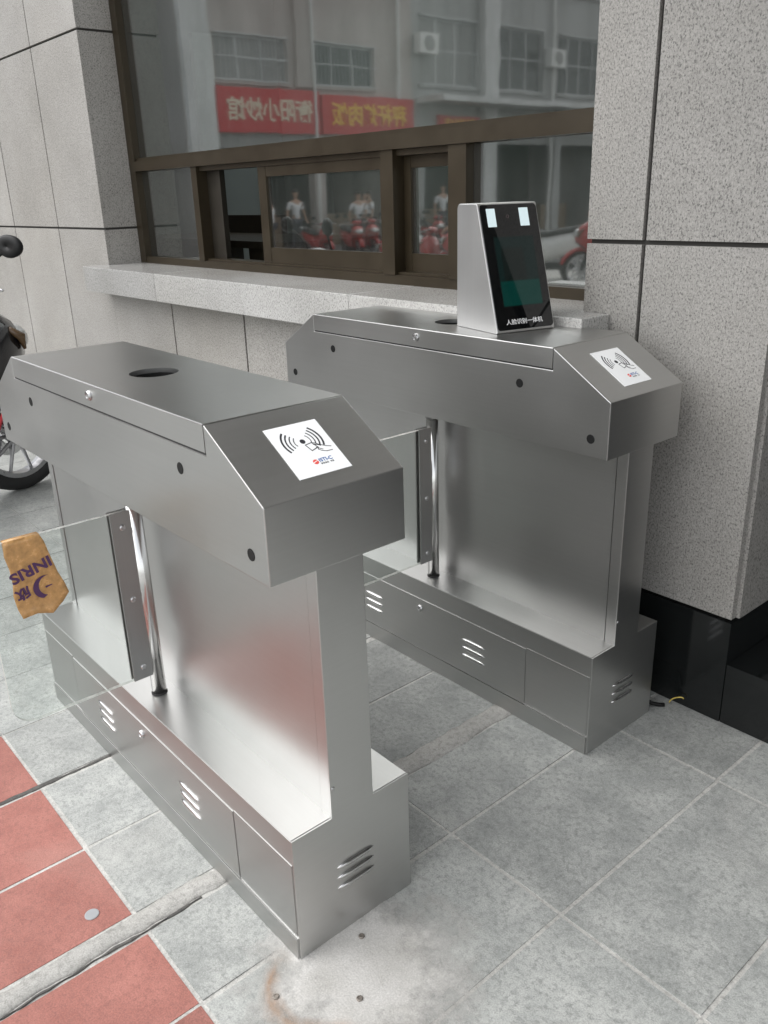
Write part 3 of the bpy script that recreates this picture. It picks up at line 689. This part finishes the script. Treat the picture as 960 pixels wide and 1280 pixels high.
def wheel(cx, parent, name, r=.272):
    wdt = .045; bm = bmesh.new()
    lathe(bm, [(r-.075, -.028), (r-.05, -wdt), (r-.02, -wdt*.95), (r-.004, -wdt*.55), (r, 0), (r-.004, wdt*.55), (r-.02, wdt*.95), (r-.05, wdt), (r-.075, .028)], 'y', (cx, 0, r), 40)
    ty = obj(name, bm, M['tyre'], parent, True)
    bm = bmesh.new(); lathe(bm, [(r-.088, -.034), (r-.066, -.034), (r-.070, 0), (r-.066, .034), (r-.088, .034), (r-.094, 0)], 'y', (cx, 0, r), 40)
    lathe(bm, [(.008, -.05), (.034, -.05), (.040, -.02), (.040, .02), (.034, .05), (.008, .05)], 'y', (cx, 0, r), 20)
    for k in range(5):
        a = k*2*math.pi/5+.3
        for da in (-.13, .13):
            d = Vector((math.cos(a+da), 0, math.sin(a+da))); e = Vector((math.cos(a+da*2.4), 0, math.sin(a+da*2.4)))
            add_tube(bm, [Vector((cx, 0, r))+d*.034, Vector((cx, 0, r))+e*(r-.084)], [.011, .008], 8)
    obj('rim', bm, M['rim'], ty, False)
    bm = bmesh.new(); lathe(bm, [(.045, .052), (.105, .052), (.105, .057), (.045, .057)], 'y', (cx, 0, r), 32); obj('brake_disc', bm, M['chrome'], ty)
def make_scooter(paint, accent, mirror_dx=0.0):
    S = empty('scooter'); rz_ = .272
    wheel(0, S, 'front_wheel'); wheel(-1.27, S, 'rear_wheel')
    bm = bmesh.new()                                          # front mudguard hugging the tyre
    secs = []
    for k in range(11):
        a = R(15+115*k/10); rr = rz_+.022; c, s = math.cos(a), math.sin(a)
        secs.append([(rr*c*f, y, rz_+rr*s*f) for y, f in ((-.062, .86), (-.058, .97), (-.035, 1.04), (0, 1.06), (.035, 1.04), (.058, .97), (.062, .86), (.054, .90), (0, 1.03), (-.054, .90))])
    add_loft(bm, secs); obj('front_mudguard', bm, paint, S, True)
    for s in (-1, 1): obj('fork', tube([(0, s*.072, rz_), (-.06, s*.072, .47), (-.13, s*.06, .70)], [.020, .024, .024], 12), M['seat'], S, True)
    fr = obj('front_fairing', hull([(.105, .700, .02, .03), (.09, .705, .075, .075), (.03, .715, .135, .135), (-.05, .70, .175, .20), (-.13, .66, .195, .26), (-.19, .58, .185, .30), (-.225, .52, .16, .28), (-.235, .50, .12, .22)]), paint, S, True)
    obj('headlight', hull([(.125, .735, .02, .02), (.12, .735, .07, .042), (.085, .745, .105, .062), (.02, .76, .115, .066)], 16), M['lamp'], fr, True)
    for s in (-1, 1):
        obj('indicator', tube([(-.02, s*.14, .80), (.03, s*.15, .76), (.05, s*.135, .70)], [.014, .022, .008], 10), plain('smoked_indicator', (.10, .06, .03), .2), fr, True)
        obj('trim_line', tube([(.085, s*.09, .64), (.0, s*.165, .60), (-.13, s*.2, .50), (-.2, s*.19, .36)], .008, 8), accent, fr, True)
    obj('cowl', hull([(-.05, .985, .03, .02), (-.075, .985, .12, .05), (-.13, .985, .15, .06), (-.20, .985, .12, .045), (-.22, .985, .05, .02)]), paint, S, True)
    obj('stem', tube([(-.13, 0, .70), (-.17, 0, .97)], [.05, .04], 12), M['seat'], S, True)
    hb = obj('handlebar', tube([(-.24, -.36, 1.0), (-.20, -.25, 1.01), (-.15, -.10, .99), (-.15, .10, .99), (-.20, .25, 1.01), (-.24, .36, 1.0)], .012, 10), M['seat'], S, True)
    for s in (-1, 1):
        obj('grip', tube([(-.205, s*.26, 1.01), (-.24, s*.37, 1.0)], .018, 12), M['tyre'], hb, True)
        obj('brake_lever', tube([(-.165, s*.19, 1.0), (-.14, s*.25, 1.0), (-.155, s*.36, .992)], [.009, .007, .006], 8), M['chrome'], hb, True)
        mi = obj('mirror_stalk', tube([(-.17, s*.17, 1.0), (-.14+mirror_dx*.5, s*.24, 1.10), (-.13+mirror_dx, s*.315, 1.145)], .0065, 8), M['black'], S, True)
        bm = bmesh.new(); lathe(bm, [(.0001, -.004), (.050, -.004), (.062, .006), (.058, .020), (.035, .034), (.0001, .040)], 'x', (0, 0, 0), 24)
        bm.transform(Matrix.Translation((-.135+mirror_dx, s*.345, 1.165)) @ Matrix.Rotation(R(-8)*s, 4, 'Z') @ Matrix.Diagonal((1, 1.2, .78, 1)))
        obj('mirror_shell', bm, M['black'], mi, True)
    obj('floorboard', hull([(-.18, .34, .14, .05), (-.25, .29, .17, .05), (-.55, .27, .18, .05), (-.66, .30, .16, .07)]), M['seat'], S, True)
    bd = obj('body', hull([(-.56, .36, .10, .08), (-.62, .46, .15, .17), (-.75, .52, .18, .20), (-1.0, .58, .185, .19), (-1.3, .66, .16, .14), (-1.5, .72, .10, .09), (-1.57, .74, .03, .03)]), paint, S, True)
    obj('tail_light', hull([(-1.535, .70, .06, .03), (-1.565, .70, .075, .035), (-1.585, .70, .05, .025)]), M['tail'], bd, True)
    obj('seat', hull([(-.55, .725, .08, .03), (-.60, .745, .13, .05), (-.85, .755, .155, .055), (-1.05, .79, .16, .06), (-1.32, .83, .14, .05), (-1.42, .84, .07, .02)]), M['seat'], S, True)
    obj('swing_arm', box(-1.30, -.70, -.10, -.06, .22, .33, .02), M['seat'], S)
    obj('rear_mudguard', hull([(-1.36, .585, .05, .03), (-1.52, .50, .06, .03), (-1.62, .36, .05, .02)]), M['seat'], S, True)
    obj('side_stand', tube([(-.68, .12, .26), (-.66, .24, .01)], .012, 8), M['black'], S, True)
    obj('rack', tube([(-1.36, .10, .86), (-1.60, .09, .88), (-1.62, 0, .88), (-1.60, -.09, .88), (-1.36, -.10, .86)], .010, 8), M['chrome'], S, True)
    return S
P_BLACK = plain('black_paint', (.010, .010, .012), .16, coat=.5); P_RED = plain('red_paint', (.38, .02, .02), .2, coat=.5)
P_WHITE = plain('white_paint', (.72, .72, .70), .25, coat=.5); P_BLUE = plain('blue_grey_paint', (.08, .14, .22), .25, coat=.5)
SB = make_scooter(P_BLACK, plain('red_trim', (.45, .03, .04), .4), .05)
SB.location = (-2.612, .458, 0); SB.rotation_euler = (0, 0, R(106))
tag(SB, 'black scooter with a red trim line parked by the granite wall', 'scooter')
SR = make_scooter(P_RED, P_BLACK); SW = make_scooter(P_WHITE, P_BLACK)
def gz(x): return STREET_Z if x < -11 else 0.0 if x > -7 else (STREET_Z*(-7-x)/4.0 if x > -11 else STREET_Z)
lab = {'r': 'red scooter parked in the row across the forecourt', 'w': 'white scooter parked in the row across the forecourt'}
first = {'r': SR, 'w': SW}
for (k, x, y, a) in (('r', -5.6, -6.3, 150), ('w', -7.9, -7.2, 160), ('r', -8.9, -7.0, 152), ('r', -9.9, -7.4, 158), ('w', -10.9, -7.9, 156), ('r', -11.9, -8.2, 160), ('r', -17.6, -12.2, 20), ('r', -17.9, -13.0, 12), ('r', -17.5, -13.7, 24), ('w', -17.8, -14.5, 15), ('r', -17.6, -15.3, 18), ('r', -17.7, -11.2, 10)):
    o = first.pop(k) if k in first else copy_tree({'r': SR, 'w': SW}[k])
    o.location = (x, y, gz(x)); o.rotation_euler = (0, 0, R(a)); tag(o, lab[k] if x > -14 else lab[k].replace('in the row across the forecourt', 'at the kerb outside the shops'), 'scooter', 'scooters parked across the forecourt' if x > -14 else 'scooters parked outside the shops')

# ------------------------------------------------------------------ people across the forecourt (seen in the window)
SKIN = plain('skin', (.42, .26, .18), .55); HAIR = plain('dark_hair', (.02, .016, .014), .6)
SHIRT = plain('white_shirt', (.74, .75, .76), .8); PANTS = plain('dark_trousers', (.03, .035, .05), .85)
def skin_mesh(name, verts, edges, rad, sub=1):
    me = bpy.data.meshes.new(name); me.from_pydata(verts, edges, []); me.update()
    o = bpy.data.objects.new(name, me); COL.objects.link(o)
    m = o.modifiers.new('skin', 'SKIN'); m.use_smooth_shade = True
    for sv, r in zip(me.skin_vertices[0].data, rad): sv.radius = r if isinstance(r, tuple) else (r, r)
    me.skin_vertices[0].data[0].use_root = True
    s = o.modifiers.new('sub', 'SUBSURF'); s.levels = sub; s.render_levels = sub
    bpy.context.view_layer.update()
    out = bpy.data.meshes.new_from_object(o.evaluated_get(bpy.context.evaluated_depsgraph_get()))
    bpy.data.objects.remove(o); bpy.data.meshes.remove(me); out.name = name; out.materials.clear()
    for f in out.polygons: f.use_smooth = True
    return out
def person(sit=False):
    Pn = empty('person')
    hz = .82 if sit else .93                                  # hip height; faces +x
    kn = [(.42, .13, hz-.05), (.42, -.13, hz-.05)] if sit else [(.03, .10, .50), (.06, -.10, .50)]
    an = [(.36, .16, .30), (.36, -.16, .30)] if sit else [(-.02, .11, .08), (.02, -.12, .08)]
    el_ = [(.10, .27, hz+.24), (.10, -.27, hz+.24)] if sit else [(-.02, .27, hz+.20), (.03, -.27, hz+.20)]
    wr = [(.34, .24, hz+.20), (.34, -.24, hz+.20)] if sit else [(.06, .29, hz-.05), (.12, -.28, hz-.03)]
    V = [(0, 0, hz), (0, 0, hz+.16), (0, 0, hz+.34), (0, 0, hz+.48), (.01, 0, hz+.56), (.02, 0, hz+.63), (.025, 0, hz+.73), (.02, 0, hz+.80)]
    E_ = [(i, i+1) for i in range(7)]; Rr = [(.15, .11), (.13, .10), (.16, .11), (.13, .09), (.052, .052), (.07, .075), (.078, .092), (.05, .06)]
    def chain(root, pts, rs):
        i = root
        for p_, r_ in zip(pts, rs): V.append(p_); Rr.append(r_); E_.append((i, len(V)-1)); i = len(V)-1
        return i
    for s in (0, 1):
        sg = 1 if s == 0 else -1
        h_ = chain(3, [(0, sg*.18, hz+.47), el_[s], wr[s]], [.062, .044, .030])
        x, y, z = wr[s]; chain(h_, [(x+.05, y, z-.04)], [.034]); 
        for q in (-.02, 0, .02): chain(len(V)-1 if q == -.02 else h_+1, [(x+.11, y+q, z-.09)], [.010])
        a_ = chain(0, [(.0 if not sit else .08, sg*.095, hz-.06), kn[s], an[s]], [.085, .060, .042])
        x, y, z = an[s]; chain(a_, [(x+.02, y, z-.05), (x+.16, y+.01*sg, z-.055)], [.045, .030])
    body = link('body', skin_mesh('body', V, E_, Rr), SKIN, Pn)
    bm = bmesh.new()
    V2 = [(0, 0, hz-.04), (0, 0, hz+.16), (0, 0, hz+.34), (0, 0, hz+.485)]; E2 = [(0, 1), (1, 2), (2, 3)]; R2 = [(.17, .13), (.15, .12), (.175, .125), (.14, .10)]
    for s in (0, 1):
        sg = 1 if s == 0 else -1; e = Vector(el_[s]); sh = Vector((0, sg*.18, hz+.475))
        V2 += [tuple(sh), tuple(sh.lerp(e, .8))]; n = len(V2); E2 += [(3, n-2), (n-2, n-1)]; R2 += [.078, .066]
    link('shirt', skin_mesh('shirt', V2, E2, R2), SHIRT, Pn)
    V3 = [(0, 0, hz)]; E3 = []; R3 = [(.165, .125)]
    for s in (0, 1):
        sg = 1 if s == 0 else -1; a = Vector(an[s])
        V3 += [(.0 if not sit else .08, sg*.095, hz-.06), kn[s], tuple(a+Vector((0, 0, .02)))]; n = len(V3); E3 += [(0, n-3), (n-3, n-2), (n-2, n-1)]; R3 += [.10, .075, .062]
    link('trousers', skin_mesh('trousers', V3, E3, R3), PANTS, Pn)
    bm = bmesh.new(); bmesh.ops.create_uvsphere(bm, u_segments=20, v_segments=14, radius=1)
    for v in bm.verts: v.co = Vector((v.co.x*.100-.012+.02, v.co.y*.088, v.co.z*.105+hz+.765)) if v.co.z > -.15 or v.co.x < 0 else Vector((v.co.x*.02, v.co.y*.05, v.co.z*.05+hz+.76))
    obj('hair', bm, HAIR, Pn, True)
    bm = bmesh.new()
    add_tube(bm, [(.095, 0, hz+.735), (.118, 0, hz+.70)], [.008, .014], 8)
    obj('nose', bm, SKIN, body, True)
    for s in (-1, 1): obj('ear', tube([(.015, s*.078, hz+.72), (.01, s*.095, hz+.73), (.01, s*.09, hz+.755)], [.012, .014, .008], 8), SKIN, body, True)
    return Pn
PS = person(False); PT = person(True)
usedP = False
for (x, y, a) in ((-19.7, -13.9, 20), (-19.9, -14.3, -30), (-20.0, -14.6, 100), (-19.7, -15.6, 60), (-20.3, -12.0, 10), (-20.5, -16.9, -70), (-20.2, -11.0, 150), (-19.6, -17.4, 30)):
    o = PS if not usedP else copy_tree(PS); usedP = True
    o.location = (x, y, STREET_Z+.12); o.rotation_euler = (0, 0, R(a)); o.scale = [1+.06*math.sin(x*37+y*11)]*3
    tag(o, 'person in a white shirt and dark trousers standing outside the shops', 'person', 'people standing outside the shops')
PT.location = Vector((-9.9, -7.4, gz(-9.9))) - Vector((math.cos(R(158)), math.sin(R(158)), 0))*.88; PT.rotation_euler = (0, 0, R(158))
tag(PT, 'person in a white shirt sitting on a parked red scooter', 'person')

# ------------------------------------------------------------------ buildings across the street
def wall_mesh(X, y0, y1, z0, z1, holes, th=.3):               # wall facing +x with real openings
    ysb = sorted({y0, y1} | {h[0] for h in holes} | {h[1] for h in holes}); zsb = sorted({z0, z1} | {h[2] for h in holes} | {h[3] for h in holes})
    bm = bmesh.new()
    for a, b_ in zip(ysb, ysb[1:]):
        run = None
        for c, d in zip(zsb, zsb[1:]):
            solid = not any(h[0] <= a+1e-6 and b_ <= h[1]+1e-6 and h[2] <= c+1e-6 and d <= h[3]+1e-6 for h in holes)
            if solid: run = (run[0], d) if run else (c, d)
            if (not solid or d == zsb[-1]) and run:
                add_box(bm, X-th, X, a, b_, run[0], run[1]); run = None
    return bm
def tiled(name, col, grout, sc):
    t = NT(name); p = t.pos(); mp = t.n('Mapping'); mp.inputs['Rotation'].default_value = (R(90), 0, R(90)); t.l(p, mp.inputs['Vector'])
    sp = t.n('SeparateXYZ'); t.l(p, sp.inputs[0]); cb = t.n('CombineXYZ'); t.l(sp.outputs[1], cb.inputs[0]); t.l(sp.outputs[2], cb.inputs[1])
    br = t.n('TexBrick'); br.offset = 0; br.inputs['Scale'].default_value = sc; br.inputs['Mortar Size'].default_value = .03
    br.inputs['Color1'].default_value = (*col, 1); br.inputs['Color2'].default_value = tuple(c*.92 for c in col)+(1,); br.inputs['Mortar'].default_value = (*grout, 1)
    t.l(cb.outputs[0], br.inputs['Vector'])
    c = t.mix(.8, br.outputs['Color'], t.ramp(t.noise(t.pos((1, 1, .25)), 1.6, 5), [(.3, (.70, .69, .67)), (.7, (1.05, 1.04, 1.03))]), 'MULTIPLY')
    t.set(Base_Color=c, Roughness=.5); return t.m
M['shop_dark'] = plain('shop_interior', (.022, .024, .023), .8); M['far_glass'] = plain('dark_window_glass', (.03, .036, .036), .06)
M['alu'] = plain('window_aluminium', (.55, .56, .56), .4, .5); M['shutter'] = plain('grey_shutter', (.30, .30, .29), .5)
M['sign_red'] = plain('red_signboard', (.50, .025, .03), .45); M['sign_yellow'] = plain('yellow_letters', (.80, .50, .04), .4); M['sign_white'] = plain('cream_letters', (.72, .66, .50), .4)
M['ac'] = plain('white_ac_casing', (.70, .70, .68), .5); M['pipe'] = plain('white_pipe', (.66, .66, .64), .5)
def building(name, X, y0, y1, top, mat, wins, shops, label, sills=True):
    Bd = empty(name, (X, (y0+y1)/2, STREET_Z+.1)); O = Vector(Bd.location); tag(Bd, label, 'building')
    def part(n, bm, m, par=None): bm.transform(Matrix.Translation(-O)); return obj(n, bm, m, par or Bd)
    part('wall', wall_mesh(X, y0, y1, STREET_Z+.1, top, wins+shops), mat)
    bm = bmesh.new()
    for c in ((X-9, X-.3, y0, y0+.2, STREET_Z+.1, top), (X-9, X-.3, y1-.2, y1, STREET_Z+.1, top), (X-9, X-8.8, y0+.2, y1-.2, STREET_Z+.1, top)): add_box(bm, *c)
    part('side_wall', bm, mat)
    part('roof', box(X-9.1, X+.25, y0-.02, y1+.02, top+.001, top+.3, .02, 1), M['far_roof'])
    bm = bmesh.new()
    for z in [3.95+3.1*k for k in range(int((top-3.9)/3.1)+1)]: add_box(bm, X-8.8, X-.301, y0+.2, y1-.2, z-.25, z)
    part('floor_slab', bm, M['shop_dark'])
    for i, (a, b_, c, d) in enumerate(wins):
        bm = bmesh.new(); f = .06
        for q in ((a, a+f, c, d), (b_-f, b_, c, d), (a+f, b_-f, c, c+f), (a+f, b_-f, d-f, d)): add_box(bm, X-.20, X-.13, q[0], q[1], q[2], q[3])
        n = max(2, round((b_-a)/.85))
        for k in range(1, n): y = a+(b_-a)*k/n; add_box(bm, X-.195, X-.135, y-.025, y+.025, c+f, d-f)
        wn = part('window', bm, M['alu'])
        part('pane', box(X-.175, X-.165, a+.03, b_-.03, c+.03, d-.03), M['far_glass'] if (i % 3 or d > 7) else M['shutter'], wn)
        bm = bmesh.new()
        for k in range(int((b_-a)/.13)): add_tube(bm, [(X+.12, a+.06+.13*k, c-.02), (X+.12, a+.06+.13*k, d+.02)], .008, 5)
        for z in (c, (c+d)/2, d): add_box(bm, X-.01, X+.13, a, a+.02, z-.01, z+.01); add_box(bm, X-.01, X+.13, b_-.02, b_, z-.01, z+.01); add_box(bm, X+.11, X+.13, a, b_, z-.012, z+.012)
        part('security_bars', bm, M['alu'], wn)
        part('sill', box(X-.1, X+.10, a-.08, b_+.08, c-.10, c-.001), mat, wn)
    for (a, b_, c, d) in shops:
        sh = part('shop_bay', box(X-4.2, X-4.0, a, b_, c, d), M['shop_dark'])
        part('shop_counter', box(X-2.2, X-1.6, a+.3, b_-.9, c, c+1.0, .02, 1), plain('counter', (.25, .18, .12), .5), sh)
        part('shutter_box', box(X-.30, X-.04, a+.01, b_-.01, d-.35, d-.001, .01, 1), M['shutter'], sh)
    return Bd, part
M['far_roof'] = plain('far_roof_concrete', (.32, .31, .30), .9)
pink = tiled('pinkish_wall_tiles', (.56, .50, .47), (.36, .34, .33), 5.5); grey_t = tiled('grey_wall_tiles', (.46, .47, .465), (.30, .30, .30), 5.5); white_t = tiled('white_wall_tiles', (.74, .75, .75), (.52, .52, .52), 5.5)
def upper(rows, spans): return [(a, b_, c, d) for (c, d) in rows for (a, b_) in spans]
XF = -21.0
BA, pA = building('shop_building', XF, -17.4, -9.0, 9.6, pink, upper([(4.40, 5.55), (7.4, 8.9)], [(-12.5, -10.05), (-15.8, -13.45)]),
    [(-13.3, -9.5, STREET_Z+.1, 3.0), (-17.0, -13.7, STREET_Z+.1, 3.0)], 'pinkish tiled shop building with two red signboards over its shops')
BB, pB = building('flats_building', XF-.02, -28.6, -17.42, 10.4, grey_t, upper([(4.65, 6.65), (8.0, 9.8)], [(-20.5, -17.75), (-24.1, -21.5), (-27.9, -24.9)]),
    [(-21.2, -17.9, STREET_Z+.1, 3.2), (-24.9, -21.6, STREET_Z+.1, 3.2), (-28.2, -25.3, STREET_Z+.1, 3.2)], 'grey tiled apartment building with barred windows and a white canopy ledge')
BC, pC = building('white_building', XF-2.2, -8.6, 6.0, 7.6, white_t, upper([(4.3, 5.9)], [(-8.1, -6.9), (-5.6, -3.2), (-1.6, 1.0), (2.6, 5.0)]),
    [(-8.0, -4.4, STREET_Z+.1, 2.6), (-3.6, .4, STREET_Z+.1, 2.6), (1.4, 5.2, STREET_Z+.1, 2.6)], 'white tiled building set back from the street with blue awnings')
BD, pD = building('corner_building', XF-1.0, -44.0, -29.4, 8.0, pink, upper([(4.5, 6.2)], [(-33.0, -30.4), (-37.5, -34.5), (-42.5, -39.5)]),
    [(-34, -30.2, STREET_Z+.1, 3.0), (-39, -35.2, STREET_Z+.1, 3.0)], 'low tiled building at the far end of the shop row')
pA('corner_pier', box(XF, XF+.22, -9.88, -9.02, STREET_Z+.1, 9.5), white_t)
pA('pier', box(XF, XF+.15, -13.35, -12.75, 4.3, 9.5), pink); pA('drain_pipe', tube([(XF+.20, -13.30, STREET_Z+.1), (XF+.20, -13.30, 9.4)], .055, 10), M['pipe'])
pA('drain_pipe', tube([(XF+.12, -16.75, STREET_Z+.1), (XF+.12, -16.75, 9.4)], .055, 10), M['pipe'])
pB('pier', box(XF-.02, XF+.3, -21.3, -20.62, STREET_Z+.1, 10.3), white_t); pB('drain_pipe', tube([(XF+.12, -24.5, STREET_Z+.1), (XF+.12, -24.5, 10.3)], .06, 10), M['pipe'])
pB('canopy', box(XF-.02, XF+1.3, -28.4, -17.6, 4.05, 4.22, .02, 1), white_t)
for k, yy in enumerate((-17.9, -24.5)):
    ac = pB('air_conditioner', box(XF+.02, XF+.36, yy-.42, yy+.42, 5.5, 6.1, .02, 1), M['ac'])
    bm = bmesh.new(); lathe(bm, [(.01, .0), (.23, .0), (.23, .02), (.01, .03)], 'x', (XF+.36, yy, 5.8), 24); pB('fan_grille', bm, M['shutter'], ac)
for yy, zz in ((-8.35, 6.4), (-4.4, 4.0), (-8.4, 3.6)):
    ac = pC('air_conditioner', box(XF-2.18, XF-1.84, yy-.4, yy+.4, zz, zz+.6, .02, 1), M['ac'])
    bm = bmesh.new(); lathe(bm, [(.01, .0), (.23, .0), (.23, .02), (.01, .03)], 'x', (XF-1.84, yy-.08, zz+.3), 24); pC('fan_grille', bm, M['shutter'], ac)
def signboard(a, b_, z0, z1, txt, mat, label, fith, sub=None):
    sg = empty('shop_sign', (XF+.02, (a+b_)/2, z0)); tag(sg, label, 'sign', 'red shop signs'); wd, ht = b_-a, z1-z0
    obj('board', box(0, .16, -wd/2, wd/2, 0, ht, .01, 1), M['sign_red'], sg)
    Fm = frame((.162, 0, ht*.52), (0, 1, 0), (0, 0, 1))
    text_obj('lettering', txt, .5, mat, sg, Fm, .02, (wd*.82, fith), bold=.008)
    if sub: text_obj('lettering', sub, .2, M['sign_white'], sg, frame((.162, 0, ht*.10), (0, 1, 0), (0, 0, 1)), .01, (wd*.5, .13))
signboard(-13.48, -9.95, 3.05, 4.22, '衡阳小炒馆', M['sign_white'], 'red shop sign with cream Chinese lettering', .62)
signboard(-17.30, -13.58, 3.05, 4.14, '秤杆烤肉饭', M['sign_yellow'], 'red shop sign with yellow Chinese lettering', .66)
signboard(-20.45, -18.5, 3.25, 3.72, '便利店', M['sign_yellow'], 'low red shop sign under the white canopy ledge', .32)
for (a, b_) in ((-8.4, -4.2), (-3.8, .6), (1.2, 5.4)):
    bm = prism([(XF-2.2, 2.95), (XF-2.2, 2.90), (XF-.5, 2.45), (XF-.5, 2.50)], a, b_, 'y'); pC('awning', bm, plain('blue_awning', (.10, .16, .34), .6))
